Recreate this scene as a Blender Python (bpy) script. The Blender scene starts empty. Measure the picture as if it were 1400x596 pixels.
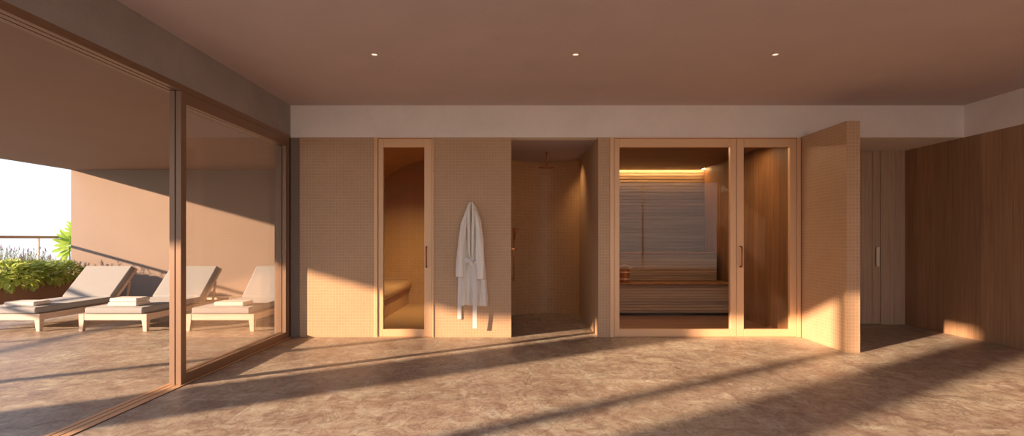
import bpy, bmesh, math, random
from mathutils import Vector, Matrix
random.seed(7)
SC = bpy.context.scene
COL = SC.collection
R = math.radians

# ------------------------------------------------------------------ camera
F, HOR, CAMZ = 740.0, 327.0, 1.177
cam = bpy.data.cameras.new('camera')
cam.sensor_width = 36.0
cam.lens = F / 1400 * 36.0
cam.shift_y = (HOR - 298.0) / 1400.0
cam.clip_start = 0.05
co = bpy.data.objects.new('camera', cam)
co.location = (0, 0, CAMZ)
co.rotation_euler = (R(90), 0, 0)
COL.objects.link(co)
SC.camera = co

# ------------------------------------------------------------------ materials
def srgb(r, g, b):
    f = lambda c: (c / 255 / 12.92) if c / 255 <= .04045 else ((c / 255 + .055) / 1.055) ** 2.4
    return (f(r), f(g), f(b), 1)

class NT:
    def __init__(s, name):
        s.m = bpy.data.materials.new(name); s.m.use_nodes = True
        s.t = s.m.node_tree; s.n = s.t.nodes; s.l = s.t.links
        s.b = s.n['Principled BSDF']; s.out = s.n['Material Output']
    def add(s, typ, **kw):
        n = s.n.new(typ)
        for k, v in kw.items():
            if k.startswith('i_'):
                n.inputs[int(k[2:]) if k[2:].isdigit() else k[2:].replace('_', ' ')].default_value = v
            else: setattr(n, k, v)
        return n
    def lk(s, a, b): s.l.new(a, b)
    def coord(s, kind='Object', scale=(1, 1, 1), rot=(0, 0, 0), loc=(0, 0, 0)):
        tc = s.add('ShaderNodeTexCoord'); mp = s.add('ShaderNodeMapping')
        mp.inputs['Scale'].default_value = scale; mp.inputs['Rotation'].default_value = rot
        mp.inputs['Location'].default_value = loc
        s.lk(tc.outputs[kind], mp.inputs['Vector']); return mp.outputs['Vector']
    def noise(s, vec, scale, detail=4, rough=.55, dist=0):
        n = s.add('ShaderNodeTexNoise'); n.inputs['Scale'].default_value = scale
        n.inputs['Detail'].default_value = detail; n.inputs['Roughness'].default_value = rough
        n.inputs['Distortion'].default_value = dist
        s.lk(vec, n.inputs['Vector']); return n.outputs['Fac']
    def ramp(s, fac, stops):
        r = s.add('ShaderNodeValToRGB'); e = r.color_ramp.elements
        while len(e) < len(stops): e.new(.5)
        for el, (p, c) in zip(e, stops): el.position = p; el.color = c
        s.lk(fac, r.inputs['Fac']); return r.outputs['Color']
    def mix(s, fac, a, b, mode='MIX'):
        m = s.add('ShaderNodeMix', data_type='RGBA', blend_type=mode)
        for sock, v in ((m.inputs[0], fac), (m.inputs[6], a), (m.inputs[7], b)):
            if hasattr(v, 'is_linked'): s.lk(v, sock)
            else: sock.default_value = v
        return m.outputs[2]
    def bump(s, h, strength=.2, dist=.01):
        b = s.add('ShaderNodeBump'); b.inputs['Strength'].default_value = strength
        b.inputs['Distance'].default_value = dist
        s.lk(h, b.inputs['Height']); s.lk(b.outputs['Normal'], s.b.inputs['Normal'])
    def fin(s, col, rough=.6, metal=0, spec=.5):
        if hasattr(col, 'is_linked'): s.lk(col, s.b.inputs['Base Color'])
        else: s.b.inputs['Base Color'].default_value = col
        if hasattr(rough, 'is_linked'): s.lk(rough, s.b.inputs['Roughness'])
        else: s.b.inputs['Roughness'].default_value = rough
        s.b.inputs['Metallic'].default_value = metal
        s.b.inputs['Specular IOR Level'].default_value = spec
        return s.m

def g(v): return (v, v, v, 1)

def m_plaster(name, col, var=.12, scale=3.0, bump=.15):
    t = NT(name); v = t.coord('Object')
    n1 = t.noise(v, scale, 6, .6); n2 = t.noise(v, scale * 14, 4, .6)
    dk = tuple(c * (1 - var) for c in col[:3]) + (1,); lt = tuple(min(1, c * (1 + var)) for c in col[:3]) + (1,)
    c = t.ramp(n1, [(.3, dk), (.7, lt)])
    c = t.mix(.25, c, t.ramp(n2, [(.3, dk), (.7, lt)]))
    t.bump(n2, bump, .004)
    return t.fin(c, .85, 0, .25)

def m_tile(name, col, grout, size=.036, var=.1, rough=.45, cloud=.12):
    t = NT(name); v = t.coord('UV')
    def lo(k): return tuple(c * k for c in col[:3]) + (1,)
    br = t.add('ShaderNodeTexBrick', offset=0.0, squash=1.0)
    br.inputs['Color1'].default_value = lo(1 - var); br.inputs['Color2'].default_value = lo(1 + var)
    br.inputs['Mortar'].default_value = grout
    br.inputs['Scale'].default_value = 1; br.inputs['Mortar Size'].default_value = .0032
    br.inputs['Mortar Smooth'].default_value = .2
    br.inputs['Brick Width'].default_value = size; br.inputs['Row Height'].default_value = size
    t.lk(v, br.inputs['Vector'])
    n = t.noise(v, 1.6, 5, .6)
    c = t.mix(1.0, br.outputs['Color'], t.ramp(n, [(.3, g(1 - cloud)), (.7, g(1.0))]), 'MULTIPLY')
    inv = t.add('ShaderNodeMath', operation='SUBTRACT'); inv.inputs[0].default_value = 1
    t.lk(br.outputs['Fac'], inv.inputs[1])
    t.bump(inv.outputs[0], .18, .002)
    return t.fin(c, rough, 0, .35)

def m_wood(name, dark, mid, light, axis='v', board=.14, rough=.5, seam=.7, seed=0.0, bvar=.22):
    """grain runs along v (vertical) or u (horizontal) of the metre UVs"""
    t = NT(name)
    gs = (38, 1.1, 1) if axis == 'v' else (1.1, 38, 1)
    v = t.coord('UV', gs, loc=(seed, seed * 1.7, 0)); vb = t.coord('UV')
    n1 = t.noise(v, 1.0, 6, .62, .4)
    gs2 = (150, 3, 1) if axis == 'v' else (3, 150, 1)
    n2 = t.noise(t.coord('UV', gs2, loc=(seed, 0, 0)), 1.0, 3, .6)
    c = t.ramp(n1, [(.28, dark), (.5, mid), (.75, light)])
    c = t.mix(.35, c, t.ramp(n2, [(.3, dark), (.7, light)]))
    sep = t.add('ShaderNodeSeparateXYZ'); t.lk(vb, sep.inputs[0])
    d = t.add('ShaderNodeMath', operation='DIVIDE'); d.inputs[1].default_value = board
    t.lk(sep.outputs['X' if axis == 'v' else 'Y'], d.inputs[0])
    fl = t.add('ShaderNodeMath', operation='FLOOR'); t.lk(d.outputs[0], fl.inputs[0])
    wn = t.add('ShaderNodeTexWhiteNoise', noise_dimensions='1D'); t.lk(fl.outputs[0], wn.inputs['W'])
    c = t.mix(1, c, t.ramp(wn.outputs['Value'], [(0, g(1 - bvar)), (1, g(1.0))]), 'MULTIPLY')
    fr = t.add('ShaderNodeMath', operation='FRACT'); t.lk(d.outputs[0], fr.inputs[0])
    lt = t.add('ShaderNodeMath', operation='LESS_THAN'); lt.inputs[1].default_value = .003 / board
    t.lk(fr.outputs[0], lt.inputs[0])
    mul = t.add('ShaderNodeMath', operation='MULTIPLY'); mul.inputs[1].default_value = seam
    t.lk(lt.outputs[0], mul.inputs[0])
    c = t.mix(mul.outputs[0], c, (dark[0] * .35, dark[1] * .35, dark[2] * .35, 1))
    t.bump(n2, .08, .003)
    return t.fin(c, rough, 0, .35)

def m_metal(name, col, rough=.38, metal=.7):
    t = NT(name); v = t.coord('Object')
    n = t.noise(v, 60, 3, .6)
    c = t.mix(.12, col, t.ramp(n, [(.3, tuple(x * .7 for x in col[:3]) + (1,)), (.7, tuple(min(1, x * 1.25) for x in col[:3]) + (1,))]))
    return t.fin(c, rough, metal, .5)

def m_fabric(name, col, weave=420, var=.1):
    t = NT(name); v = t.coord('Object')
    n = t.noise(v, weave, 2, .6); n2 = t.noise(v, 9, 4, .6)
    c = t.mix(.5, t.ramp(n, [(.3, tuple(x * (1 - var) for x in col[:3]) + (1,)), (.7, tuple(min(1, x * (1 + var)) for x in col[:3]) + (1,))]),
              t.ramp(n2, [(.3, tuple(x * .93 for x in col[:3]) + (1,)), (.7, col)]))
    t.bump(n, .25, .002)
    t.b.inputs['Sheen Weight'].default_value = .15
    return t.fin(c, .95, 0, .1)

def m_glass(name, tint=(1, 1, 1, 1), base=.05, top=.95, rough=0.0):
    t = NT(name); t.n.remove(t.b)
    lw = t.add('ShaderNodeLayerWeight'); lw.inputs['Blend'].default_value = .5
    p = t.add('ShaderNodeMath', operation='POWER'); p.inputs[1].default_value = 5
    t.lk(lw.outputs['Facing'], p.inputs[0])
    ma = t.add('ShaderNodeMath', operation='MULTIPLY_ADD'); ma.inputs[1].default_value = top; ma.inputs[2].default_value = base
    t.lk(p.outputs[0], ma.inputs[0])
    tr = t.add('ShaderNodeBsdfTransparent'); tr.inputs['Color'].default_value = tint
    gl = t.add('ShaderNodeBsdfGlossy'); gl.inputs['Roughness'].default_value = rough
    mx = t.add('ShaderNodeMixShader')
    t.lk(ma.outputs[0], mx.inputs[0]); t.lk(tr.outputs[0], mx.inputs[1]); t.lk(gl.outputs[0], mx.inputs[2])
    t.lk(mx.outputs[0], t.out.inputs['Surface'])
    return t.m

def m_emit(name, col, strength):
    t = NT(name); t.n.remove(t.b)
    e = t.add('ShaderNodeEmission'); e.inputs['Color'].default_value = col; e.inputs['Strength'].default_value = strength
    t.lk(e.outputs[0], t.out.inputs['Surface']); return t.m

def m_leaf(name, a, b, trans=.45):
    t = NT(name)
    v = t.coord('Object'); n = t.noise(v, 7, 3, .6)
    c = t.ramp(n, [(.32, a), (.68, b)])
    t.fin(c, .55, 0, .3)
    tl = t.add('ShaderNodeBsdfTranslucent'); t.lk(t.mix(.35, c, (.75, .85, .2, 1)), tl.inputs['Color'])
    mx = t.add('ShaderNodeMixShader'); mx.inputs[0].default_value = trans
    t.lk(t.b.outputs[0], mx.inputs[1]); t.lk(tl.outputs[0], mx.inputs[2])
    t.lk(mx.outputs[0], t.out.inputs['Surface']); return t.m

def m_stone(name, tone=1.0):
    t = NT(name)
    T = lambda r, gg, b: tuple(c * tone * k for c, k in zip(srgb(r, gg, b)[:3], (.84, 1.12, 1.32))) + (1,)
    v = t.coord('UV', (1.0, .9, 1)); vf = t.coord('UV')
    # slab grid
    br = t.add('ShaderNodeTexBrick', offset=.5)
    br.inputs['Color1'].default_value = g(.86); br.inputs['Color2'].default_value = g(1.06)
    br.inputs['Mortar'].default_value = g(.8); br.inputs['Scale'].default_value = 1
    br.inputs['Mortar Size'].default_value = .002; br.inputs['Brick Width'].default_value = 1.0
    br.inputs['Row Height'].default_value = .6
    t.lk(t.coord('UV', loc=(.35, .25, 0)), br.inputs['Vector'])
    # shift the pattern from slab to slab
    vm = t.add('ShaderNodeVectorMath', operation='MULTIPLY_ADD')
    vm.inputs[1].default_value = (9, 5, 0)
    t.lk(br.outputs['Color'], vm.inputs[0]); t.lk(v, vm.inputs[2])
    vs = vm.outputs[0]
    n1 = t.noise(vs, 1.7, 8, .66, 1.1); n2 = t.noise(vs, 6.5, 8, .68, .8); n3 = t.noise(vs, 26, 5, .65, .3)
    c1 = t.ramp(n1, [(.32, T(138, 102, 84)), (.46, T(172, 134, 110)), (.56, T(192, 158, 130)), (.70, T(212, 184, 154))])
    c2 = t.ramp(n2, [(.31, T(112, 76, 60)), (.45, T(164, 126, 102)), (.58, T(194, 162, 134)), (.72, T(224, 200, 174))])
    c = t.mix(.55, c1, c2)
    c3 = t.ramp(n3, [(.34, g(.72)), (.46, g(.95)), (.64, g(1.05)), (.74, g(1.5))])
    c = t.mix(.75, c, c3, 'MULTIPLY')
    vein = t.add('ShaderNodeMath', operation='ABSOLUTE')
    sb = t.add('ShaderNodeMath', operation='SUBTRACT'); sb.inputs[1].default_value = .5
    nv = t.noise(t.coord('UV', (1.5, 1.0, 1)), 3.2, 7, .6, 1.6)
    t.lk(nv, sb.inputs[0]); t.lk(sb.outputs[0], vein.inputs[0])
    vf_ = t.ramp(vein.outputs[0], [(0, g(1)), (.03, g(0))])
    c = t.mix(t.mix(1, vf_, g(.45), 'MULTIPLY'), c, T(96, 62, 50))
    c = t.mix(1, c, br.outputs['Color'], 'MULTIPLY')
    rg = t.ramp(n2, [(.3, g(.34)), (.7, g(.56))])
    t.bump(n3, .06, .004)
    return t.fin(c, rg, 0, .4)

M = {}
M['stone'] = m_stone('stone_floor', 1.22)
M['ceil'] = m_plaster('ceiling_plaster', srgb(190, 177, 178), .05, 2.2, .2)
M['beam'] = m_plaster('beam_plaster', srgb(238, 232, 226), .06, 2.5, .15)
M['conc'] = m_plaster('header_plaster', srgb(154, 148, 146), .12, 2.2, .2)
M['terr'] = m_plaster('terrace_render', srgb(140, 123, 110), .05, 1.4, .12)
M['soff'] = m_plaster('terrace_soffit_render', srgb(144, 122, 111), .05, 1.2, .1)
M['tile'] = m_tile('mosaic_tile', srgb(190, 155, 122), srgb(202, 171, 138), .036, .035)
M['tile_s'] = m_tile('shower_mosaic', srgb(206, 162, 116), srgb(216, 178, 134), .05, .04)
M['tile_o'] = m_tile('steam_mosaic', srgb(186, 144, 96), srgb(200, 162, 116), .036, .04)
M['walnut'] = m_wood('walnut_boards', srgb(146, 108, 80), srgb(178, 138, 104), srgb(196, 158, 124), 'v', .165, .5, .35)
M['walnut2'] = m_wood('walnut_door', srgb(184, 150, 124), srgb(210, 178, 148), srgb(224, 196, 168), 'v', .23, seed=3.0)
M['sauna_h'] = m_wood('sauna_boards', srgb(128, 102, 78), srgb(172, 140, 108), srgb(200, 170, 136), 'u', .048, .55, .5, 5.0, .3)
M['sauna_v'] = m_wood('sauna_wall_boards', srgb(98, 66, 40), srgb(140, 98, 62), srgb(172, 126, 84), 'v', .12, .55, .6, 8.0)
M['sauna_c'] = m_wood('sauna_ceiling_boards', srgb(92, 60, 38), srgb(132, 90, 58), srgb(160, 114, 76), 'u', .11, .5, .6, 2.0)
M['bronze'] = m_metal('satin_bronze', srgb(224, 182, 140), .42, .15)
M['bronze_d'] = m_metal('dark_bronze', srgb(134, 106, 84), .42, .25)
M['black'] = m_metal('dark_gasket', srgb(30, 22, 18), .7, 0)
M['copper'] = m_metal('brushed_copper', srgb(196, 128, 84), .3, .9)
M['handle'] = m_metal('handle_bronze', srgb(120, 76, 48), .35, .85)
M['steel'] = m_metal('pale_brass', srgb(226, 200, 170), .35, .5)
M['pale'] = m_metal('pale_handle', srgb(244, 226, 204), .4, 0)
M['teak'] = m_wood('pale_teak', srgb(180, 154, 136), srgb(200, 178, 160), srgb(214, 198, 182), 'u', 5.0, .6, 0, 1.0, 0)
M['cush'] = m_fabric('cushion_fabric', srgb(152, 152, 152))
M['towel'] = m_fabric('towel_terry', srgb(214, 207, 198), 300, .12)
M['robe'] = m_fabric('robe_cotton', srgb(240, 235, 228), 260, .1)
M['belt'] = m_fabric('robe_belt_cotton', srgb(226, 220, 216), 260, .1)
M['glass'] = m_glass('clear_glass', (1, .995, .99, 1), .035, .8)
M['glass_t'] = m_glass('bronze_tinted_glass', (.96, .94, .92, 1), .015, .7)
M['planter'] = m_plaster('planter_render', srgb(166, 130, 108), .06, 2, .1)
M['soil'] = m_plaster('soil', srgb(70, 52, 40), .3, 20, .5)
M['rail'] = m_metal('rail_bronze', srgb(176, 130, 100), .5, .2)
M['post'] = m_metal('white_post', srgb(236, 230, 222), .5, 0)
M['leafA'] = m_leaf('broad_leaf', srgb(160, 176, 84), srgb(212, 220, 134))
M['leafB'] = m_leaf('lavender_leaf', srgb(176, 188, 136), srgb(210, 216, 172))
M['leafP'] = m_leaf('palm_leaf', srgb(110, 150, 30), srgb(170, 196, 60), .55)
M['flow'] = m_leaf('lavender_flower', srgb(140, 118, 150), srgb(178, 156, 180), .2)
M['stem'] = m_leaf('plant_stem', srgb(90, 96, 50), srgb(120, 120, 70), .1)
M['bucket'] = m_wood('bucket_staves', srgb(110, 60, 28), srgb(160, 92, 44), srgb(190, 120, 62), 'v', .03, .45, .7, 4.0)
M['led'] = m_emit('led_strip', (1.0, .62, .28, 1), 55)
M['lamp'] = m_emit('lamp_lens', (1.0, .85, .68, 1), 1.2)

# ------------------------------------------------------------------ mesh helpers
def tag(o, label=None, cat=None, group=None, kind=None):
    if label: o['label'] = label
    if cat: o['category'] = cat
    if group: o['group'] = group
    if kind: o['kind'] = kind
    return o

def empty(name, loc=(0, 0, 0), label=None, cat=None, group=None, kind=None):
    o = bpy.data.objects.new(name, None); o.location = loc; o.empty_display_size = .1
    COL.objects.link(o); return tag(o, label, cat, group, kind)

class MB:
    def __init__(s): s.bm = bmesh.new()
    def box(s, x0, x1, y0, y1, z0, z1, r=0, seg=2, mat=None):
        b = bmesh.new()
        bmesh.ops.create_cube(b, size=1)
        for v in b.verts:
            v.co = Vector(((x0 + x1) / 2 + v.co.x * (x1 - x0), (y0 + y1) / 2 + v.co.y * (y1 - y0), (z0 + z1) / 2 + v.co.z * (z1 - z0)))
        if r: bmesh.ops.bevel(b, geom=b.edges[:], offset=r, segments=seg, profile=.5, affect='EDGES')
        return s._merge(b, mat)
    def _merge(s, b, mat=None):
        if mat: bmesh.ops.transform(b, matrix=mat, verts=b.verts)
        m = bpy.data.meshes.new('tmp'); b.to_mesh(m); b.free(); s.bm.from_mesh(m); bpy.data.meshes.remove(m); return s
    def tube(s, pts, rad, n=10, cap=True):
        pts = [Vector(p) for p in pts]; rings = []
        rr = rad if isinstance(rad, (list, tuple)) else [rad] * len(pts)
        up = None
        for i, p in enumerate(pts):
            d = (pts[min(i + 1, len(pts) - 1)] - pts[max(i - 1, 0)]).normalized()
            if up is None: up = Vector((0, 0, 1)) if abs(d.z) < .9 else Vector((1, 0, 0))
            a = d.cross(up).normalized(); b = a.cross(d).normalized(); up = b
            rings.append([s.bm.verts.new(p + (a * math.cos(t) + b * math.sin(t)) * rr[i]) for t in [2 * math.pi * k / n for k in range(n)]])
        for q in range(len(rings) - 1):
            for k in range(n):
                s.bm.faces.new((rings[q][k], rings[q][(k + 1) % n], rings[q + 1][(k + 1) % n], rings[q + 1][k]))
        if cap: s.bm.faces.new(rings[0][::-1]); s.bm.faces.new(rings[-1])
        return s
    def lathe(s, prof, center=(0, 0, 0), n=32, cap=True):
        cx, cy, cz = center; rings = []
        for (r, z) in prof:
            rings.append([s.bm.verts.new((cx + r * math.cos(2 * math.pi * k / n), cy + r * math.sin(2 * math.pi * k / n), cz + z)) for k in range(n)])
        for q in range(len(rings) - 1):
            for k in range(n):
                s.bm.faces.new((rings[q][k], rings[q][(k + 1) % n], rings[q + 1][(k + 1) % n], rings[q + 1][k]))
        if cap:
            s.bm.faces.new(rings[0][::-1]); s.bm.faces.new(rings[-1])
        return s
    def prism(s, outline, axis, a0, a1):
        """outline: list of 2-D points; axis: 'x','y','z' extrusion from a0 to a1"""
        def P(p, a):
            return {'x': (a, p[0], p[1]), 'y': (p[0], a, p[1]), 'z': (p[0], p[1], a)}[axis]
        A = [s.bm.verts.new(P(p, a0)) for p in outline]; B = [s.bm.verts.new(P(p, a1)) for p in outline]
        n = len(outline)
        s.bm.faces.new(A); s.bm.faces.new(B[::-1])
        for k in range(n): s.bm.faces.new((A[k], B[k], B[(k + 1) % n], A[(k + 1) % n]))
        return s
    def grid(s, fn, nu, nv):
        V = [[s.bm.verts.new(fn(i / nu, j / nv)) for i in range(nu + 1)] for j in range(nv + 1)]
        for j in range(nv):
            for i in range(nu):
                s.bm.faces.new((V[j][i], V[j][i + 1], V[j + 1][i + 1], V[j + 1][i]))
        return V
    def build(s, name, mat, parent=None, origin=None, smooth=False, bevel=0, label=None, kind=None):
        bm = s.bm
        bmesh.ops.recalc_face_normals(bm, faces=bm.faces[:]) if not getattr(s, 'keep', False) else None
        uv = bm.loops.layers.uv.new('UVMap')
        for f in bm.faces:
            n = f.normal; ax = max(range(3), key=lambda k: abs(n[k]))
            for lp in f.loops:
                c = lp.vert.co
                lp[uv].uv = ((c.y, c.z) if ax == 0 else (c.x, c.z) if ax == 1 else (c.x, c.y))
            f.smooth = bool(smooth)
        me = bpy.data.meshes.new(name)
        base = Vector(parent.matrix_world.translation) if parent and origin is None else Vector(origin or (0, 0, 0))
        wp = Vector((0, 0, 0)); p = parent
        while p is not None: wp += p.location; p = p.parent
        if origin is None: origin = wp if parent else (0, 0, 0)
        o_ = Vector(origin)
        bmesh.ops.translate(bm, vec=-o_, verts=bm.verts)
        bm.to_mesh(me); bm.free()
        me.materials.append(mat)
        o = bpy.data.objects.new(name, me); COL.objects.link(o)
        if parent:
            o.parent = parent; o.location = o_ - wp
        else: o.location = o_
        if smooth == 'wn':
            wn = o.modifiers.new('weighted', 'WEIGHTED_NORMAL'); wn.keep_sharp = True
        if bevel:
            b = o.modifiers.new('bevel', 'BEVEL'); b.width = bevel; b.segments = 2; b.limit_method = 'ANGLE'; b.angle_limit = R(40)
        if label: o['label'] = label
        if kind: o['kind'] = kind
        return o

def struct(name, mb, mat, label, cat, **kw):
    return tag(mb.build(name, mat, **kw), label, cat, kind='structure')

# ------------------------------------------------------------------ key dimensions
YB = 6.5                 # back wall plane
ZS, ZC = 2.40, 2.784     # beam underside, ceiling
XL, XR = -2.66, 5.43
S = F / YB
def bx(px): return (px - 700) / S                # x on the back wall plane
def bz(py): return CAMZ - (py - HOR) / S         # z on the back wall plane
YT, XT, ZT = 11.17, -9.10, 2.61                  # terrace end wall, its free edge, terrace soffit

# ------------------------------------------------------------------ setting: floors and ceilings
struct('floor', MB().box(-2.60, 5.63, -1.2, 9.6, -.2, 0), M['stone'], 'mottled brown stone slab floor inside the spa room', 'floor')
struct('floor_terrace', MB().box(-12.2, -2.60, -6.5, 12.2, -.2, 0), M['stone'], 'mottled stone slab floor of the sunlit terrace', 'floor')
struct('ceiling', MB().box(-2.86, 5.63, -1.2, 6.5, ZC, 3.05), M['ceil'], 'brown plaster ceiling with three small downlights', 'ceiling')
struct('ceiling_roof', MB().box(-2.86, 5.63, 6.5, 11.4, 2.80, 3.05), M['conc'], 'roof slab above the wet rooms', 'ceiling')
struct('ceiling_terrace', MB().box(XT, -2.86, .85, YT, ZT, 3.05), M['soff'], 'pinkish brown plaster soffit over the terrace', 'ceiling')
struct('wall_terrace', MB().box(XT, 5.63, YT, YT + .25, 0, 3.05), M['terr'], 'sunlit peach rendered wall at the end of the terrace', 'wall')
struct('wall_terrace_side', MB().box(-2.86, -2.55, YB + .02, YT, 0, 2.80), M['terr'], 'peach rendered outer wall beside the terrace loungers', 'wall')

# left header, rear wall with its window opening, right wall
struct('wall_left', MB().box(-2.86, XL, -1.2, YB, 2.425, ZC), M['conc'], 'grey brown plaster band above the sliding glass doors', 'wall')
mb = MB().box(-2.86, 5.63, -1.2, -1.0, 0, .36).box(-2.86, 5.63, -1.2, -1.0, 2.72, ZC)
mb.box(-2.86, -2.62, -1.2, -1.0, .36, 2.72).box(5.40, 5.63, -1.2, -1.0, .36, 2.72)
struct('wall_rear', mb, M['beam'], 'plaster wall with a wide window behind the viewer', 'wall')
w2 = empty('window_2', (1.4, -1.1, .36), 'wide window behind the viewer', 'window', kind='structure')
mb = MB()
for x in (-2.62, -.6, 1.4, 3.4, 5.36): mb.box(x, x + .035, -1.13, -1.07, .36, 2.72)
mb.box(-2.62, 5.40, -1.13, -1.07, .36, .42).box(-2.62, 5.40, -1.13, -1.07, 2.66, 2.72)
mb.build('window_frame', M['bronze'], w2, bevel=.004)
MB().box(-2.60, 5.38, -1.104, -1.096, .40, 2.68).build('glass_pane', M['glass'], w2)

struct('wall_right', MB().box(XR, 5.63, -1.0, 7.48, 0, ZS), M['walnut'], 'dark walnut boarded wall on the right', 'wall')
struct('wall_right_upper', MB().box(XR, 5.63, -1.0, YB, ZS, ZC), M['beam'], 'pale plaster band above the walnut boarded wall', 'wall')
struct('wall_right_outer', MB().box(XR, 5.63, 7.48, YT, 0, 2.80), M['beam'], 'outer wall behind the alcove', 'wall')

# back beam, tiled wall pieces
struct('wall_back_upper', MB().box(-2.66, XR, YB, YB + .18, ZS, ZC), M['beam'], 'pale plaster beam over the tiled wall and glass doors', 'beam')
D1a, D1b = bx(511.5), bx(593)      # steam door
SHa, SHb = bx(699), bx(818)        # shower opening
SAa, SAb = bx(834), bx(1094.5)     # sauna front
struct('wall_back_left', MB().box(-2.55, D1a, YB, YB + .18, 0, ZS), M['tile'], 'beige mosaic wall between sliding glass and steam room door', 'wall')
struct('wall_back_centre', MB().box(D1b, SHa, YB, YB + .18, 0, ZS).box(-.2, SHa, YB + .18, 8.75, 0, ZS), M['tile'], 'beige mosaic wall with the hanging bathrobe', 'wall')
struct('wall_back_pillar', MB().box(SHb, SAa, YB, 8.75, 0, ZS), M['tile'], 'narrow beige mosaic pier between shower and sauna', 'wall')
struct('wall_partition', MB().box(3.475, 3.615, 5.62, 7.48, 0, 2.405), M['tile'], 'freestanding beige mosaic partition beside the sauna door', 'partition')

# shower niche: concave back wall
mb = MB(); N = 24; x0, x1 = SHa - .02, SHb + .02
outer = []
for k in range(N + 1):
    u = k / N; x = x0 + (x1 - x0) * u
    outer.append((x, 8.30 + .36 * math.sin(math.pi * u) ** .8 * 1.0))
pl = outer + [(x1, 8.74), (x0, 8.74)]
mb.prism(pl, 'z', 0, ZS)
struct('wall_shower', mb, M['tile_s'], 'curved mosaic wall at the back of the open shower', 'wall', smooth=False)
struct('ceiling_shower', MB().box(SHa - .02, SHb + .02, YB + .18, 8.9, ZS, 2.55), M['ceil'], 'plaster ceiling of the open shower', 'ceiling')

# alcove at right
struct('ceiling_alcove', MB().box(3.60, XR, YB + .18, 7.6, ZS, 2.55), M['beam'], 'plaster soffit over the alcove beside the partition', 'ceiling')
struct('wall_alcove', MB().box(3.615, 4.10, 7.48, 7.6, 0, ZS).box(5.097, XR, 7.48, 7.6, 0, ZS), M['walnut2'], 'walnut panelling around the hidden alcove door', 'wall')
d4 = empty('door_4', (4.6, 7.48, 0), 'flush walnut door with slim pale pull in the alcove', 'door', kind='structure')
MB().box(4.104, 4.978, 7.486, 7.56, .006, ZS).build('door_leaf', M['walnut2'], d4, bevel=.003)
MB().box(4.982, 5.092, 7.484, 7.56, .006, ZS).build('door_stile', M['walnut2'], d4, bevel=.003)
mb = MB().box(5.018, 5.058, 7.445, 7.462, .80, 1.07, .004).box(5.03, 5.046, 7.46, 7.49, .83, .85).box(5.03, 5.046, 7.46, 7.49, 1.02, 1.04)
mb.build('door_handle', M['pale'], d4, label='pale metal pull bar')

# steam room shell: vaulted, tiled
XV0, XV1 = -2.53, -.20
mb = MB()
arc = []
for k in range(33):
    a = math.pi * k / 32
    arc.append(((XV0 + XV1) / 2 - (XV1 - XV0) / 2 * math.cos(a), 1.75 + .86 * math.sin(a)))
mb.prism(arc + [(XV1, 2.78), (XV0, 2.78)], 'y', YB + .19, 9.79)
struct('ceiling_steam', mb, M['tile_o'], 'tiled barrel vault of the steam room', 'ceiling')
struct('wall_steam', MB().box(-2.55, -.1, 9.79, 9.95, 0, 2.78), M['tile_o'], 'mosaic back wall of the steam room', 'wall')
struct('wall_steam_side', MB().box(XV0 - .1, XV0, YB + .19, 9.79, 0, 2.2), M['tile_o'], 'mosaic side wall behind the steam room bench', 'wall')
struct('wall_steam_inner', MB().box(XV1, XV1 + .1, 8.76, 9.79, 0, 2.78), M['tile_o'], 'mosaic inner wall of the steam room', 'wall')
struct('floor_steam', MB().box(XV0, XV1, YB + .19, 9.79, 0, .012), M['tile_o'], 'mosaic floor of the steam room', 'floor')
mb = MB()                                              # steam bench with a bullnose front
XB0 = XV0 + .03
pr = [(XB0, 0.012), (-1.87, 0.012), (-1.87, .27)]
for k in range(9):
    a = -math.pi / 2 + math.pi * k / 8
    pr.append((-1.90 + .085 * math.cos(a), .355 + .085 * math.sin(a)))
pr.append((XB0, .44))
mb.prism(pr, 'y', 6.95, 9.788)
tag(mb.build('steam_bench', M['tile_o'], origin=(-2.2, 8.3, 0)), 'built-in mosaic bench with rounded nose behind the steam room door', 'bench')

# sauna shell
XS0, XS1, YSB = SAa + .003, 3.38, 9.5
struct('wall_sauna_right', MB().box(XS1, 3.475, YB + .09, YSB, 0, 2.6), M['sauna_v'], 'vertical timber boards on the right sauna wall', 'wall')
struct('wall_sauna_left', MB().box(XS0 - .02, XS0, 8.75, YSB, 0, 2.6), M['sauna_v'], 'timber boards on the left sauna wall', 'wall')
mb = MB()
z = .02
while z < 2.42:
    mb.box(XS0, XS1, YSB, YSB + .03, z, z + .048, .004, 1); z += .058
mb.box(XS0, XS1, YSB + .028, YSB + .1, 0, 2.6)
struct('wall_sauna_back', mb, M['sauna_h'], 'horizontal timber slat wall at the back of the sauna', 'wall')
struct('ceiling_sauna', MB().box(XS0, 3.28, YB + .1, YSB - .10, 2.385, 2.44), M['sauna_c'], 'timber board ceiling of the sauna', 'ceiling')
struct('ceiling_sauna_upper', MB().box(XS0, XS1, YB + .1, YSB + .1, 2.50, 2.60), M['sauna_c'], 'recess above the sauna ceiling', 'ceiling')
struct('floor_sauna', MB().box(XS0, XS1, YB + .1, YSB, 0, .014), M['sauna_c'], 'timber floor of the sauna', 'floor')
t = empty('light_strip', (2.2, YSB - .04, 2.37), 'warm glowing light strip along the top of the sauna slats', 'light')
MB().box(XS0 + .02, XS1 - .02, YSB - .075, YSB - .045, 2.395, 2.41).build('diffuser', M['led'], t, label='glowing amber diffuser')
MB().box(XS0 + .01, XS1 - .01, YSB - .095, YSB - .03, 2.412, 2.43).build('channel', M['black'], t)

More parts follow.
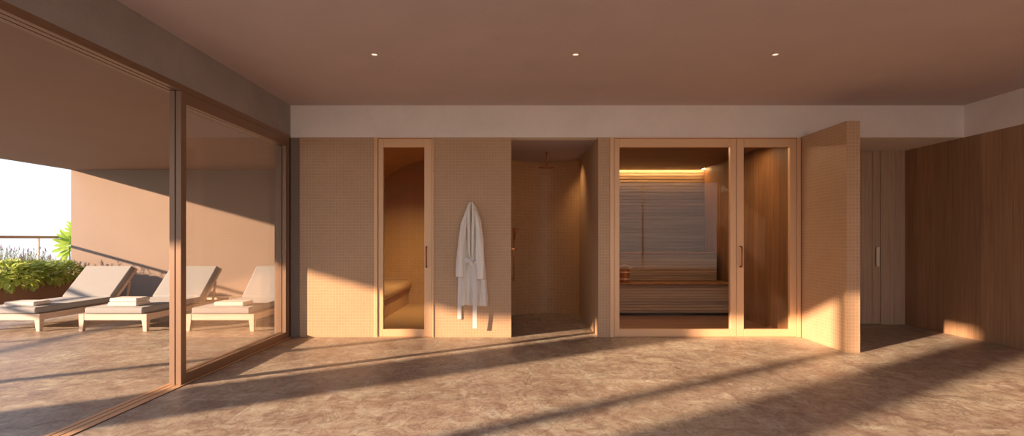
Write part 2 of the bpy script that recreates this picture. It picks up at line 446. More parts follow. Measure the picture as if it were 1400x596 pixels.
bn = empty('sauna_bench', (2.2, 8.7, 0), 'two tier timber sauna bench with slatted fronts behind glass', 'bench')
def slats(x0, x1, y, z0, z1, n, th=.022, gap=.007):
    m = MB(); h = (z1 - z0) / n
    for k in range(n): m.box(x0, x1, y, y + th, z0 + k * h + gap / 2, z0 + (k + 1) * h - gap / 2)
    m.box(x0 + .01, x1 - .01, y + th - .004, y + th + .01, z0, z1)
    return m
slats(XS0 + .01, XS1 - .01, 8.20, .06, .482, 10).build('lower_front', M['sauna_h'], bn)
mb = MB()
for k in range(5): mb.box(XS0 + .01, XS1 - .01, 8.18 + k * .108, 8.18 + k * .108 + .1, .484, .512)
mb.build('lower_seat', M['sauna_v'], bn, bevel=.003)
MB().box(XS0 + .01, XS1 - .01, 8.26, 9.45, .014, .06).build('plinth', M['black'], bn)
slats(XS0 + .01, 3.29, 8.70, .512, .93, 10).build('upper_front', M['sauna_h'], bn)
mb = MB()
for k in range(7): mb.box(XS0 + .01, 3.30, 8.68 + k * .113, 8.68 + k * .113 + .105, .932, .96)
mb.build('upper_seat', M['sauna_v'], bn, bevel=.003)
MB().box(3.268, 3.288, 8.735, 9.49, .512, .932).build('end_panel', M['sauna_v'], bn)

# ------------------------------------------------------------------ glass fronts on the back wall
def frame_ring(m, x0, x1, z0, z1, wl, wr, wb, wt, y0, y1):
    m.box(x0, x0 + wl, y0, y1, z0, z1).box(x1 - wr, x1, y0, y1, z0, z1)
    m.box(x0 + wl, x1 - wr, y0, y1, z0, z0 + wb).box(x0 + wl, x1 - wr, y0, y1, z1 - wt, z1)
    return m
GZ0, GZ1 = bz(450), bz(201)
def pull(m, x, y0, za, zb, r=.0085, out=.05):
    """D-shaped bar handle on a front face at y0"""
    c = .02
    m.tube([(x, y0 + .004, za), (x, y0 - out + c, za), (x, y0 - out + c * .3, za + c * .3), (x, y0 - out, za + c),
            (x, y0 - out, zb - c), (x, y0 - out + c * .3, zb - c * .3), (x, y0 - out + c, zb), (x, y0 + .004, zb)], r, 10)
    return m

d2 = empty('door_2', ((D1a + D1b) / 2, YB, 0), 'narrow bronze framed glass door to the steam room', 'door', kind='structure')
frame_ring(MB(), D1a, D1b, 0, ZS - .002, bx(516.5) - D1a, D1b - bx(591), .006, .012, YB - .012, YB + .09).build('door_frame', M['bronze'], d2, bevel=.003)
frame_ring(MB(), bx(516.9), bx(590.6), .008, ZS - .016, bx(524) - bx(516.9), bx(590.6) - bx(580), GZ0 - .008, ZS - .016 - GZ1, YB + .002, YB + .055).build('door_leaf', M['bronze'], d2, bevel=.004)
MB().box(bx(523), bx(581), YB + .024, YB + .034, GZ0 - .01, GZ1 + .01).build('glass_pane', M['glass_t'], d2)
pull(MB(), bx(583.5), YB + .002, bz(365), bz(337.5)).build('handle', M['handle'], d2, smooth=True, label='slim dark bronze pull')

w1 = empty('window_1', (bx(920), YB, 0), 'large fixed glass pane of the sauna in a bronze frame', 'window', kind='structure')
frame_ring(MB(), SAa, SAb, 0, ZS - .002, bx(839.5) - SAa, SAb - bx(1089.5), .006, .012, YB - .012, YB + .09).build('window_frame', M['bronze'], w1, bevel=.003)
frame_ring(MB(), bx(839.9), bx(1006.8), .008, ZS - .016, bx(847) - bx(839.9), bx(1006.8) - bx(998.5), GZ0 - .008, ZS - .016 - GZ1, YB, YB + .055).build('pane_frame', M['bronze'], w1, bevel=.004)
MB().box(bx(846), bx(1000), YB + .024, YB + .034, GZ0 - .01, GZ1 + .01).build('glass_pane', M['glass_t'], w1)
d3 = empty('door_3', (bx(1048), YB, 0), 'bronze framed glass door of the sauna beside the mosaic partition', 'door', kind='structure')
frame_ring(MB(), bx(1007.4), bx(1089.1), .008, ZS - .016, bx(1017) - bx(1007.4), bx(1089.1) - bx(1080), GZ0 - .008, ZS - .016 - GZ1, YB, YB + .055).build('door_leaf', M['bronze'], d3, bevel=.004)
MB().box(bx(1016), bx(1081), YB + .024, YB + .034, GZ0 - .01, GZ1 + .01).build('glass_pane', M['glass_t'], d3)
pull(MB(), bx(1012), YB, bz(364.5), bz(337), .009).build('handle', M['handle'], d3, smooth=True, label='dark bronze pull')

# ------------------------------------------------------------------ sliding glass door on the left
d1 = empty('door_1', (-2.7, 4.3, 0), 'tall bronze sliding glass door standing open to the terrace', 'door', kind='structure')
TR = [(-2.703, -2.66), (-2.756, -2.713), (-2.81, -2.766)]
mb = MB().box(-2.82, -2.66, -1.0, YB, 2.395, 2.425)
for a, b in TR: mb.box(a, b, -1.0, YB, 2.374, 2.395)
mb.build('head_track', M['bronze_d'], d1, bevel=.002)
mb = MB()
for a, b in ((-2.695, -2.64), (-2.75, -2.705), (-2.80, -2.76)): mb.box(a, b, -1.0, YB, -.02, .005)
mb.build('floor_track', M['bronze'], d1, bevel=.001)
MB().box(-2.81, -2.632, -1.0, YB, -.02, .0015).build('track_groove', M['black'], d1)
mb = MB()
for a, b in TR: mb.box(a, b, 6.44, YB, .005, 2.374)
mb.box(-2.82, -2.66, 6.47, YB, .005, 2.395)
mb.build('side_jamb', M['bronze_d'], d1, bevel=.002)
def panel(a, b, y0, y1, nm='sliding_panel'):
    m = MB(); z0, z1 = .006, 2.372
    m.box(a, b, y0, y0 + .07, z0, z1).box(a, b, y1 - .07, y1, z0, z1)
    m.box(a, b, y0 + .07, y1 - .07, z0, z0 + .075).box(a, b, y0 + .07, y1 - .07, z1 - .095, z1)
    p = m.build(nm, M['bronze_d'], d1, bevel=.002)
    xm = (a + b) / 2
    MB().box(xm - .005, xm + .005, y0 + .06, y1 - .06, z0 + .065, z1 - .085).build('glass_pane', M['glass'], p)
    return p
panel(*TR[0], 4.35, 6.438)
panel(*TR[1], 4.352, 6.438)
MB().box(-2.713, -2.703, 4.37, 4.40, .006, 2.372).build('brush_seal', M['black'], d1)

# ------------------------------------------------------------------ soffit post, and unseen blockers added to shape sun and reflections
def pier(name, x0, x1, y0, y1, h, lab):  # unseen sun blocker, added and sized for the floor shadow bands
    struct(name, MB().box(x0, x1, y0, y1, 0, h, .01), M['terr'], lab, 'shade blocker')
pier('wall_shade_blocker', -9.3, -9.05, -.84, -.08, 3.3, 'unseen upright block added to cast the wide soft floor shadow, beyond the frame')
pier('wall_shade_blocker_far', -9.3, -9.05, -3.85, -3.20, 4.9, 'far unseen upright block added to cast the dark floor band on the right, beyond the frame')
struct('trim_1', MB().box(-9.12, -9.02, 1.28, 1.38, 0, ZT), M['rail'], 'slim post carrying the terrace soffit, beyond the frame', 'post')
struct('trim_shade_caster', MB().box(-9.15, -9.03, -2.55, -2.40, 0, 4.2), M['rail'], 'slim unseen post added to cast the narrow floor shadow, beyond the frame', 'post')  # added out of view only to throw its band on the floor

struct('wall_sky_blocker', MB().box(-7.0, -2.86, -6.5, -6.25, 0, 3.8), M['terr'], 'unseen wall added to keep sky out of the glass reflections, behind the viewer', 'wall')  # added out of view, hides the sky from the steam door reflection
# railing + planter
rl = empty('terrace_railing', (-9.79, 8, 0), 'thin bronze handrail on pale posts behind the planter', 'railing')
MB().box(-9.82, -9.76, .5, 12.4, 1.195, 1.245, .008).build('handrail', M['rail'], rl)
for y in (11.18, 9.3, 7.4, 5.5, 3.6, 1.7):
    MB().box(-9.81, -9.77, y - .02, y + .02, 0, 1.2).build('post', M['post'], rl)
pt = empty('planter', (-9.2, 9, 0), 'long brown rendered planter along the terrace edge', 'planter')
PX0, PX1, PY0, PY1, PH = -9.72, -8.70, 8.85, 11.15, .40
mb = MB().box(PX0, PX1, PY0, PY0 + .06, 0, PH).box(PX0, PX1, PY1 - .06, PY1, 0, PH)
mb.box(PX0, PX0 + .06, PY0 + .06, PY1 - .06, 0, PH).box(PX1 - .06, PX1, PY0 + .06, PY1 - .06, 0, PH)
mb.build('planter_wall', M['planter'], pt, bevel=.004)
MB().box(PX0 + .06, PX1 - .06, PY0 + .06, PY1 - .06, .02, PH - .05).build('soil', M['soil'], pt)

# ------------------------------------------------------------------ planting
def leaf(bm, base, d, up, L, W, droop=.25, seg=3):
    """pointed-oval leaf, folded at its midrib, curving down"""
    d = d.normalized(); side = d.cross(up)
    if side.length < 1e-3: side = Vector((1, 0, 0))
    side.normalize(); nrm = side.cross(d).normalized()
    prev = None
    for k in range(seg + 1):
        u = k / seg
        p = base + d * (L * u) - nrm * (droop * L * u * u)
        w = W * .5 * math.sin(math.pi * min(1, u * .92 + .06)) ** .7
        row = (bm.verts.new(p - side * w + nrm * w * .25), bm.verts.new(p), bm.verts.new(p + side * w + nrm * w * .25))
        if prev:
            bm.faces.new((prev[0], prev[1], row[1], row[0])); bm.faces.new((prev[1], prev[2], row[2], row[1]))
        prev = row

def rnd(a, b): return random.uniform(a, b)

def shrub(x, y, z, rx, ry, rz, n, size, label, group):
    root = empty('leafy_shrub', (x, y, z), label, 'shrub', group)
    m = MB(); m.keep = True
    st = MB()
    for k in range(n):
        th = rnd(0, 2 * math.pi); ph = math.acos(rnd(-.75, 1)); rr = rnd(.55, 1.0) ** .6
        dv = Vector((math.cos(th) * math.sin(ph), math.sin(th) * math.sin(ph), math.cos(ph)))
        p = Vector((x + dv.x * rx * rr, y + dv.y * ry * rr, z + .2 + dv.z * rz * rr))
        if p.z < .10: p.z = rnd(.10, .25)
        if p.y > 11.08: p.y = rnd(10.8, 11.08)
        d = (dv + Vector((rnd(-.6, .6), rnd(-.6, .6), rnd(-.5, .5))))
        s = size * rnd(.65, 1.3)
        leaf(m.bm, p, d, Vector((rnd(-.3, .3), rnd(-.3, .3), 1)), s, s * .85, .3)
    for k in range(14):
        th = rnd(0, 2 * math.pi)
        e = Vector((x + math.cos(th) * rx * .7, y + math.sin(th) * ry * .7, z + rnd(.15, .2 + rz * .6)))
        st.tube([(x + rnd(-.03, .03), y + rnd(-.03, .03), z - .06), ((x + e.x) / 2, (y + e.y) / 2, (z + e.z) / 2 + .1), e], [.008, .006, .003], 5)
    m.build('foliage', M['leafA'], root, kind='stuff')
    st.build('stems', M['stem'], root)
    return root

def lavender(x, y, z, rad, h, n, label, group):
    root = empty('lavender_bush', (x, y, z), label, 'plant', group)
    m = MB(); m.keep = True; fl = MB(); st = MB()
    for k in range(n):
        th = rnd(0, 2 * math.pi); r = rad * math.sqrt(rnd(0, 1))
        b = Vector((x + .35 * r * math.cos(th), y + .35 * r * math.sin(th), z - .05))
        e = Vector((x + r * math.cos(th), min(11.1, y + r * math.sin(th)), z + h * rnd(.55, 1.05)))
        mid = (b + e) / 2 + Vector((rnd(-.03, .03), rnd(-.03, .03), .06))
        st.tube([b, mid, e], [.004, .003, .0025], 4, cap=False)
        for j in range(13):
            u = rnd(.15, .95); p = b.lerp(e, u) + Vector((rnd(-.02, .02), rnd(-.02, .02), 0))
            a = rnd(0, 2 * math.pi)
            leaf(m.bm, p, Vector((math.cos(a), math.sin(a), rnd(.2, 1.1))), Vector((0, 0, 1)), rnd(.05, .11), rnd(.010, .016), .2, 2)
        if rnd(0, 1) < .42:
            for q in range(4):
                c = e + Vector((rnd(-.006, .006), rnd(-.006, .006), q * .014))
                fl.tube([c, c + Vector((0, 0, .006)), c + Vector((0, 0, .013))], [.006, .012 - q * .0015, .004], 5)
    m.build('foliage', M['leafB'], root, kind='stuff')
    st.build('stems', M['stem'], root)
    fl.build('flower_spikes', M['flow'], root, kind='stuff', label='small purple flower spikes')
    return root

G1, G2 = 'shrubs spilling over the planter', 'lavender clumps in the planter'
shrub(-8.82, 9.45, PH - .08, .42, .48, .23, 420, .12, 'broad leaved shrub spilling over the planter at the left picture edge', G1)
shrub(-8.82, 10.05, PH - .08, .40, .46, .22, 420, .12, 'broad leaved shrub in the middle of the planter front', G1)
shrub(-8.90, 10.62, PH - .07, .38, .42, .17, 360, .10, 'broad leaved shrub beside the peach terrace wall', G1)
lavender(-9.20, 9.72, PH, .44, .60, 90, 'purple flowering lavender clump at the left end of the planter', G2)
lavender(-9.22, 10.25, PH, .42, .56, 80, 'purple flowering lavender clump left of the pale railing post', G2)
lavender(-9.18, 10.74, PH, .30, .44, 44, 'purple flowering lavender clump nearest the terrace wall edge', G2)

# fan palm just past the end wall edge
pm = empty('fan_palm', (-9.55, 11.75, 0), 'bright green split leaf palm rising past the terrace wall edge', 'plant')
st = MB(); lf = MB(); lf.keep = True
def frond(base, tip, n, L, W, spread, lift):
    base = Vector(base); tip = Vector(tip)
    st.tube([base, (base + tip) / 2 + Vector((0, 0, .12)), tip], [.016, .013, .009], 6)
    ax = (tip - base).normalized()
    for k in range(n):
        u = -1 + 2 * k / (n - 1)
        a = u * spread
        d = Vector((-math.cos(a) * .96, rnd(-.12, .12), math.sin(a) + lift))
        leaf(lf.bm, tip + Vector((0, rnd(-.02, .02), .16 * u)), d, Vector((0, -1, .2)), L * (1 - .25 * abs(u)), W, .10, 5)
frond((-9.45, 11.75, 0), (-9.15, 11.66, 1.46), 8, .46, .15, 1.0, .10)
frond((-9.50, 11.80, 0), (-9.28, 11.74, 1.22), 9, .60, .08, .40, .04)
frond((-9.55, 11.72, 0), (-9.50, 11.62, 1.02), 8, .42, .09, .8, -.1)
lf.build('fronds', M['leafP'], pm); st.build('stems', M['stem'], pm)

# ------------------------------------------------------------------ sun loungers
LX = -5.098; LY0 = 6.91; LSP = 1.368
def lounger():
    root = empty('sun_lounger', (LX, LY0, 0), '-', 'sun lounger', 'sun loungers in a row on the terrace')
    hw = .434
    mb = MB()
    mb.box(LX - hw + .066, LX + hw - .066, LY0 + .004, LY0 + .034, .142, .22)
    mb.box(LX - hw + .066, LX + hw - .066, 8.88, 8.91, .142, .22)
    for sx in (-1, 1):
        xo = LX + sx * hw; xi = xo - sx * .032
        mb.box(min(xo, xi), max(xo, xi), LY0 + .07, 8.85, .142, .22)
    y = LY0 + .06
    while y < 8.2:
        mb.box(LX - hw + .03, LX + hw - .03, y, y + .06, .20, .218); y += .085
    mb.build('frame', M['teak'], root, bevel=.003)
    for sx in (-1, 1):
        for yb, sg in ((LY0, 1), (8.915, -1)):
            xo = LX + sx * hw
            m = MB(); b = m.bm
            def q(wt, dt, zz):
                return [b.verts.new((xo, yb, zz)), b.verts.new((xo - sx * wt, yb, zz)), b.verts.new((xo - sx * wt, yb + sg * dt, zz)), b.verts.new((xo, yb + sg * dt, zz))]
            A = q(.046, .046, 0); B = q(.066, .072, .142); C = q(.066, .072, .22)
            b.faces.new(A); b.faces.new(C[::-1])
            for P, Q in ((A, B), (B, C)):
                for k in range(4): b.faces.new((P[k], P[(k + 1) % 4], Q[(k + 1) % 4], Q[k]))
            m.build('leg', M['teak'], root, bevel=.003)
    cw = .374
    MB().box(LX - cw, LX + cw, LY0 + .012, 8.27, .221, .303, .024, 3).build('seat_cushion', M['cush'], root, smooth='wn')
    # backrest: local frame along its slope
    ang = math.atan2(.43, .46)
    T = Matrix.Translation((LX, 8.245, .235)) @ Matrix.Rotation(ang, 4, 'X')
    MB().box(-cw, cw, 0, .655, .0, .082, .024, 3, mat=Matrix.Translation((LX, 8.27, .252)) @ Matrix.Rotation(ang, 4, 'X')).build('back_cushion', M['cush'], root, smooth='wn')
    mb = MB()
    for a, c in ((-.40, -.36), (.36, .40)): mb.box(a, c, 0, .69, -.035, .012, mat=T)
    k = .03
    while k < .68: mb.box(-.36, .36, k, k + .055, -.02, .004, mat=T); k += .078
    mb.build('back_frame', M['teak'], root, bevel=.003)
    mb = MB()
    for sx in (-1, 1): mb.box(LX + sx * .355 - .012, LX + sx * .355 + .012, 8.575, 8.60, 0, .30, mat=Matrix.Translation((0, 8.59, .215)) @ Matrix.Rotation(R(-14), 4, 'X') @ Matrix.Translation((0, -8.59, 0)))
    mb.box(LX - .40, LX + .40, 8.56, 8.60, .185, .215)
    mb.build('back_prop', M['teak'], root)
    return root
def copy_tree(o, parent=None):
    c = o.copy(); COL.objects.link(c)
    if parent: c.parent = parent
    for ch in list(o.children): copy_tree(ch, c)
    return c
l2 = lounger()
l2['label'] = 'middle sun lounger, the one carrying two stacked folded towels'
l1 = copy_tree(l2); l1.location.x = LX - LSP
l1['label'] = 'sun lounger beside the planter, farthest left with one folded towel'
l3 = copy_tree(l2); l3.location.x = LX + LSP
l3['label'] = 'sun lounger seen through the sliding glass panel, one towel on it'

# folded towels
def towel(cx, y0, z0, h, w, dep, label, rot=0.0):
    root = empty('folded_towel', (cx, y0 + dep / 2, z0), label, 'towel', 'folded towels on the sun loungers')
    m = MB(); x0, x1 = -w / 2, w / 2
    Tm = Matrix.Translation((cx, y0 + dep / 2, z0)) @ Matrix.Rotation(rot, 4, 'Z')
    m.box(x0, x1, -dep / 2, dep / 2, 0, h * .98, h * .42, 4, mat=Tm)
    o = m.build('lower_fold', M['towel'], root, smooth='wn')
    for v in o.data.vertices:
        v.co.z = max(0, v.co.z + .004 * math.sin(v.co.x * 19 + cx * 7) * (v.co.z > .01))
    m = MB().box(x0 + .012, x1 - .004, -dep / 2 - .003, dep / 2 - .03, h * .5, h, h * .22, 3, mat=Tm)
    m.build('upper_fold', M['towel'], root, smooth='wn')
    return root
ZM = .303
towel(-6.43, 7.05, ZM, .055, .40, .27, 'single folded towel on the lounger beside the planter', .03)
towel(-5.08, 7.05, ZM, .052, .39, .27, 'lower folded towel of the stack of two on the middle lounger', 0)
towel(-5.07, 7.055, ZM + .053, .052, .375, .26, 'upper folded towel of the stack of two on the middle lounger', -.03)
towel(-3.69, 7.05, ZM, .055, .40, .27, 'single folded towel on the lounger behind the glass panel', -.02)

# ------------------------------------------------------------------ bathrobe
rb = empty('bathrobe', (bx(645), YB, bz(278)), 'pale grey bathrobe with tied belt hanging on the mosaic wall', 'bathrobe')
def interp(tab, t):
    for (a, *va), (b, *vb) in zip(tab, tab[1:]):
        if t <= b:
            u = max(0, min(1, (t - a) / (b - a))); u = u * u * (3 - 2 * u) * .5 + u * .5
            return [p + (q - p) * u for p, q in zip(va, vb)]
    return list(tab[-1][1:])
#      y     left   right  depth
BODY = [(276, 643.2, 646.6, .035), (284, 638, 651.5, .06), (292, 635, 654.5, .075), (305, 632, 657.5, .09), (325, 630.5, 660, .10),
        (345, 631.5, 662, .10), (357, 633, 662.5, .085), (368, 631.5, 664, .10), (390, 630.5, 666, .11), (416, 629.5, 667.6, .11)]
def robe_front(u, v):
    py = 276 + 140 * v
    l, r, d = interp(BODY, py)
    if v > .97: py += 1.0 * math.sin(u * 21) + 1.5 * u
    px = l + (r - l) * u
    s = 2 * u - 1
    prof = max(0, 1 - s ** 4) ** .5
    fold = (.30 * math.sin(u * 17 + 1.2 * math.sin(v * 5)) + .22 * math.sin(u * 31 + v * 3 + 1) + .1 * math.sin(u * 47 - v * 6)) * (.35 + .65 * v)
    groove = -.55 * math.exp(-((px - (644.5 + .8 * math.sin(v * 7))) / 1.1) ** 2) * (1 if v < .6 else .8)
    dep = d * prof * max(.12, .60 + .95 * fold + .75 * groove)
    return Vector((bx(px), YB - .004 - max(dep, .0), bz(py)))
m = MB()
V = m.grid(robe_front, 64, 90)
back = [[m.bm.verts.new((c.co.x, YB - .001, c.co.z)) for c in (row[0], row[-1])] for row in V]
for j in range(90):
    m.bm.faces.new((V[j][0], V[j + 1][0], back[j + 1][0], back[j][0]))
    m.bm.faces.new((V[j][-1], back[j][1], back[j + 1][1], V[j + 1][-1]))
m.bm.faces.new([back[90][0]] + V[90] + [back[90][1]])
m.bm.faces.new([back[0][1]] + V[0][::-1] + [back[0][0]])
m.build('robe_body', M['robe'], rb, smooth=True)
def sleeve(path, wid, dep, y_off, ph):
    m = MB(); rings = []; n = 22; K = 40
    tab = [(k / (len(path) - 1), *p, w, d, yo) for k, (p, w, d, yo) in enumerate(zip(path, wid, dep, y_off))]
    for j in range(K + 1):
        v = j / K; px, py, w, d, yo = interp(tab, v); ring = []
        for k in range(n):
            a = 2 * math.pi * k / n
            f = 1 + .17 * math.sin(3 * a + ph + v * 4) * (.4 + v) + .12 * math.sin(6 * a - v * 7 + ph)
            ring.append(m.bm.verts.new((bx(px + w * math.cos(a) * f), yo - d * math.sin(a) * f, bz(py + (1.0 * math.cos(a + ph) if j == K else 0)))))
        rings.append(ring)
    for j in range(K):
        for k in range(n): m.bm.faces.new((rings[j][k], rings[j][(k + 1) % n], rings[j + 1][(k + 1) % n], rings[j + 1][k]))
    m.bm.faces.new(rings[0][::-1])
    # hem turned inwards: dark opening of the cuff
    inn = [m.bm.verts.new(v.co * 1.0 + Vector((0, 0, .035))) for v in rings[-1]]
    cx = sum((v.co for v in rings[-1]), Vector()) / n
    for v in inn: v.co.x = cx.x + (v.co.x - cx.x) * .8; v.co.y = cx.y + (v.co.y - cx.y) * .75
    for k in range(n): m.bm.faces.new((rings[-1][k], rings[-1][(k + 1) % n], inn[(k + 1) % n], inn[k]))
    m.bm.faces.new(inn)
    m.build('sleeve', M['robe'], rb, smooth=True)
sleeve([(640, 288), (635, 305), (632, 330), (630.8, 356), (630.8, 378.5)], [2.5, 4.2, 4.9, 5.2, 5.6], [.02, .034, .04, .042, .045], [YB - .06, YB - .072, YB - .078, YB - .08, YB - .078], .6)
sleeve([(650, 288), (654, 305), (656.5, 330), (657.5, 356), (657.0, 381.5)], [2.5, 4.6, 5.4, 5.6, 5.6], [.02, .034, .042, .044, .046], [YB - .06, YB - .075, YB - .082, YB - .085, YB - .085], 2.2)
# shawl collar: two folded lapels meeting at the hang point
def lapel(pts, w, y_off):
    m = MB(); rings = []
    for (px, py), ww, yo in zip(pts, w, y_off):
        rings.append([m.bm.verts.new((bx(px + ww * c), yo - dy, bz(py))) for c, dy in ((-1, 0), (-.6, .014), (0, .02), (.6, .014), (1, 0), (0, -.006))])
    n = 6
    for j in range(len(rings) - 1):
        for k in range(n): m.bm.faces.new((rings[j][k], rings[j][(k + 1) % n], rings[j + 1][(k + 1) % n], rings[j + 1][k]))
    m.bm.faces.new(rings[0][::-1]); m.bm.faces.new(rings[-1])
    o = m.build('collar', M['robe'], rb, smooth=True)
    sd = o.modifiers.new('sub', 'SUBSURF'); sd.levels = sd.render_levels = 1
lapel([(644.4, 275.6), (641, 281), (641.5, 295), (642.0, 315), (642.2, 335), (642.6, 354)], [1.2, 3.2, 2.5, 2.2, 2.1, 1.8], [YB - .05, YB - .085, YB - .098, YB - .105, YB - .105, YB - .085])
lapel([(645.6, 275.8), (648, 282), (647.8, 296), (647.4, 315), (647.0, 335), (646.4, 354)], [1.2, 2.8, 2.6, 2.4, 2.2, 1.8], [YB - .048, YB - .08, YB - .092, YB - .10, YB - .10, YB - .085])
# belt: band, knot, two hanging ends
bl = empty('belt', (0, 0, 0)); bl.parent = rb; bl.location = (0, 0, 0)
def strip(pts, w, th, nm):
    """flat cloth band through (px, py, y) points, w px wide"""
    m = MB(); rings = []
    P = [Vector((bx(a), y, bz(b))) for a, b, y in pts]
    for i, p in enumerate(P):
        d = (P[min(i + 1, len(P) - 1)] - P[max(i - 1, 0)]).normalized()
        s = Vector((0, -1, 0)).cross(d).normalized() * (w / S / 2)
        nn = d.cross(s).normalized() * th
        rings.append([m.bm.verts.new(q) for q in (p - s - nn, p + s - nn, p + s + nn, p - s + nn)])
    for j in range(len(rings) - 1):
        for k in range(4): m.bm.faces.new((rings[j][k], rings[j][(k + 1) % 4], rings[j + 1][(k + 1) % 4], rings[j + 1][k]))
    m.bm.faces.new(rings[0][::-1]); m.bm.faces.new(rings[-1])
    return m.build(nm, M['belt'], bl, smooth=False, bevel=.002)
strip([(634.5, 353.5, YB - .085), (638, 354.5, YB - .105), (643, 357, YB - .112)], 5.2, .005, 'belt_band')
strip([(643, 357, YB - .112), (648, 359, YB - .112), (652.5, 360, YB - .10)], 5.2, .005, 'belt_band')
m = MB()
bm2 = bmesh.new(); bmesh.ops.create_icosphere(bm2, subdivisions=3, radius=1)
for v in bm2.verts:
    c = v.co; k = 1 + .16 * math.sin(c.x * 5 + c.z * 4)
    v.co = Vector((bx(645.2) + c.x * .036 * k, YB - .118 + c.y * .022, bz(358) + c.z * .034 * k - c.x * .008))
m._merge(bm2); m.build('knot', M['belt'], bl, smooth=True)
strip([(637, 356, YB - .09), (634, 366, YB - .06), (629.5, 380, YB - .035), (628.5, 405, YB - .02), (628.4, 436, YB - .015)], 5.3, .003, 'belt_end')
strip([(646.5, 360, YB - .125), (649.2, 370, YB - .128), (650, 390, YB - .132), (650.2, 415, YB - .13), (649.8, 447, YB - .11)], 5.8, .003, 'belt_end')

# ------------------------------------------------------------------ sauna pail and ladle
bc = Vector(((853.2 - 700) * 8.38 / F, 8.38, .512))
pb = empty('sauna_bucket', bc, 'small wooden pail with metal bands on the lower sauna bench', 'bucket')
MB().lathe([(.074, 0), (.080, .01), (.088, .10), (.094, .195), (.082, .195), (.076, .03), (.02, .025)], bc, 28).build('staves', M['bucket'], pb, smooth=False)
for z, r in ((.045, .0835), (.15, .0915)):
    MB().lathe([(r, 0), (r + .004, .002), (r + .005, .014), (r + .0015, .016)], bc + Vector((0, 0, z)), 28, cap=False).build('hoop', M['steel'], pb, smooth=True)
hp = []
for k in range(13):
    a = math.pi * k / 12
    hp.append(bc + Vector((-.092 * math.cos(a), -.035 * math.sin(a), .185 + .085 * math.sin(a))))
MB().tube(hp, .006, 8).build('bail_handle', M['steel'], pb, smooth=True, label='pale curved handle')
ld = empty('sauna_ladle', bc + Vector((.02, .02, .05)), 'slim ladle leaning out of the wooden sauna pail', 'ladle')
MB().tube([bc + Vector((.0, .02, .06)), bc + Vector((.06, .03, .165)), bc + Vector((.115, .035, .225)), bc + Vector((.14, .035, .235))], [.006, .006, .007, .009], 8).build('ladle_handle', M['steel'], ld, smooth=True)
MB().lathe([(.005, 0), (.025, .006), (.034, .03), (.031, .03), (.02, .01), (.003, .006)], bc + Vector((-.005, .02, .04)), 18).build('ladle_bowl', M['steel'], ld, smooth=True)

# ------------------------------------------------------------------ shower fittings
sx, sy = (747.3 - 700) * 7.59 / F, 7.59
sh = empty('shower_head', (sx, sy, ZS), 'round copper rain shower head hanging from the shower ceiling', 'shower head')
MB().tube([(sx, sy, ZS), (sx, sy, 2.20)], .0075, 12).build('drop_pipe', M['copper'], sh, smooth=True)
MB().lathe([(.026, 0), (.026, .01), (.010, .014)], (sx, sy, ZS - .014), 20).build('ceiling_plate', M['copper'], sh)
MB().lathe([(.015, .032), (.03, .016), (.104, .013), (.108, .009), (.106, .002), (.10, 0), (.002, 0)][::-1], (sx, sy, 2.172), 36).build('spray_plate', M['copper'], sh, smooth=False, bevel=.001)
hs = empty('hand_shower', (SHa, 7.2, 1.2), 'slim copper hand shower rail on the left shower wall', 'shower rail')
MB().tube([(SHa + .035, 7.2, .62), (SHa + .035, 7.2, 1.33)], .008, 10).build('rail', M['copper'], hs, smooth=True)
mb = MB()
for z in (.66, 1.30): MB().tube([(SHa, 7.2, z), (SHa + .035, 7.2, z)], .009, 10).build('bracket', M['copper'], hs, smooth=True)
mb = MB().box(SHa, SHa + .05, 7.14, 7.26, 1.035, 1.065, .006)
mb.build('mixer', M['copper'], hs)
MB().tube([(SHa + .04, 7.19, 1.17), (SHa + .055, 7.17, 1.27), (SHa + .075, 7.15, 1.31)], [.009, .010, .018], 10).build('hand_piece', M['copper'], hs, smooth=True)

# ------------------------------------------------------------------ ceiling downlights
def downlight(x, y, label):
    root = empty('downlight', (x, y, ZC), label, 'downlight', 'recessed downlights in the ceiling')
    MB().lathe([(.026, -.001), (.0265, -.007), (.031, -.008), (.034, -.004), (.034, 0), (.026, 0)], (x, y, ZC), 28, cap=False).build('trim_ring', M['steel'], root, smooth=True)
    MB().lathe([(.026, -.002), (.020, -.0015), (.001, -.0012)][::-1], (x, y, ZC), 24, cap=False).build('lens', M['lamp'], root, smooth=True)
    return root
for px, lab in ((512, 'left of the three ceiling downlights, above the steam room door'), (787, 'middle of the three ceiling downlights, in front of the shower'), (1060, 'right of the three ceiling downlights, towards the sauna door')):
    downlight((px - 700) * 4.70 / F, 4.70, lab)

# ------------------------------------------------------------------ light
def light(kind, name, loc, energy, col, **kw):
    l = bpy.data.lights.new(name, kind); l.energy = energy; l.color = col
    for k, v in kw.items(): setattr(l, k, v)
    o = bpy.data.objects.new(name, l); o.location = loc; COL.objects.link(o); return o
sun = light('SUN', 'sun', (-15, -8, 8), 14.6, (1.0, .69, .46), angle=R(0.9))
sun.rotation_euler = Vector((1, .65, -.275)).to_track_quat('-Z', 'Y').to_euler()
o = light('AREA', 'steam_lamp', (-1.05, 7.9, 2.42), 19, (1.0, .74, .42), shape='DISK', size=.2, spread=R(95))
o.rotation_euler = (R(22), R(16), 0)
o = light('SPOT', 'shower_lamp', (.62, 7.98, 2.37), 17, (1.0, .62, .30), spot_size=R(100), spot_blend=1.0, shadow_soft_size=.02)
o.rotation_euler = Vector((.42, .02, -.75)).to_track_quat('-Z', 'Y').to_euler()
o = light('AREA', 'sauna_lamp', (2.3, 7.2, 2.37), 20, (1.0, .66, .36), shape='RECTANGLE', size=1.8, size_y=.08)
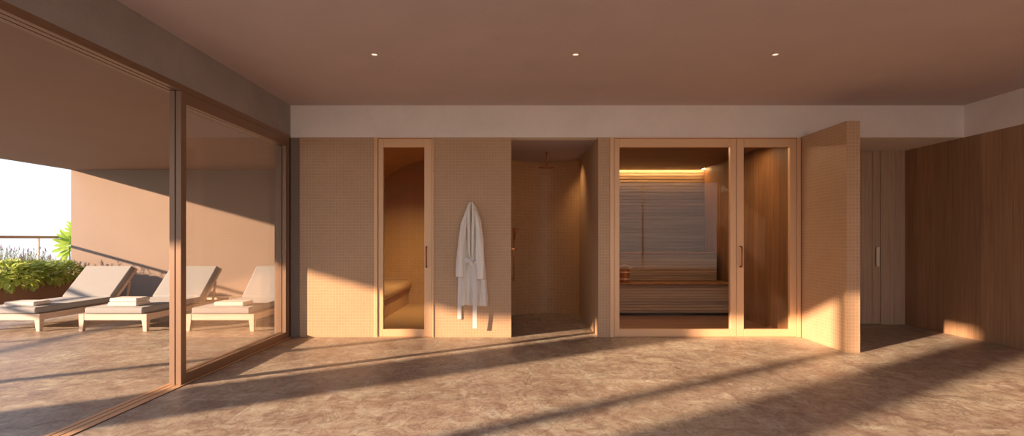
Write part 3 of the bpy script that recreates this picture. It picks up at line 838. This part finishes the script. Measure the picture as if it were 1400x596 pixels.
w = bpy.data.worlds.new('sky'); SC.world = w; w.use_nodes = True
nt = w.node_tree; bg = nt.nodes['Background']
tc = nt.nodes.new('ShaderNodeTexCoord'); sp = nt.nodes.new('ShaderNodeSeparateXYZ')
rp = nt.nodes.new('ShaderNodeValToRGB'); mr = nt.nodes.new('ShaderNodeMapRange')
mr.inputs['From Min'].default_value = -1; mr.inputs['From Max'].default_value = 1
nt.links.new(tc.outputs['Generated'], sp.inputs[0]); nt.links.new(sp.outputs['Z'], mr.inputs['Value'])
nt.links.new(mr.outputs[0], rp.inputs['Fac'])
yr = nt.nodes.new('ShaderNodeMapRange'); yr.interpolation_type = 'SMOOTHSTEP'
yr.inputs['From Min'].default_value = .1; yr.inputs['From Max'].default_value = -.7
nt.links.new(sp.outputs['Y'], yr.inputs['Value'])
mxs = nt.nodes.new('ShaderNodeMix'); mxs.data_type = 'RGBA'; mxs.blend_type = 'MULTIPLY'
nt.links.new(yr.outputs[0], mxs.inputs[0]); nt.links.new(rp.outputs[0], mxs.inputs[6]); mxs.inputs[7].default_value = (1.95, 2.0, 1.95, 1)
nt.links.new(mxs.outputs[2], bg.inputs['Color'])
e = rp.color_ramp.elements
e[0].position = 0; e[0].color = (.30, .24, .20, 1)
e[1].position = 1; e[1].color = (.50, .72, 1.15, 1)
for p, c in ((.47, (.42, .41, .41, 1)), (.49, (1.0, 1.0, 1.03, 1)), (.60, (.93, .99, 1.15, 1)), (.76, (.60, .84, 1.4, 1))):
    k = e.new(p); k.color = c
bg.inputs['Strength'].default_value = 1.15

# ------------------------------------------------------------------ render look
vs = SC.view_settings
vs.view_transform = 'Standard'; vs.look = 'None'; vs.gamma = 1; vs.use_curve_mapping = False
vs.exposure = 0.0
cy = SC.cycles
cy.use_denoising = True
cy.max_bounces = 10; cy.diffuse_bounces = 6; cy.glossy_bounces = 5; cy.transmission_bounces = 6; cy.transparent_max_bounces = 24
cy.sample_clamp_indirect = 6
cy.caustics_reflective = False; cy.caustics_refractive = False
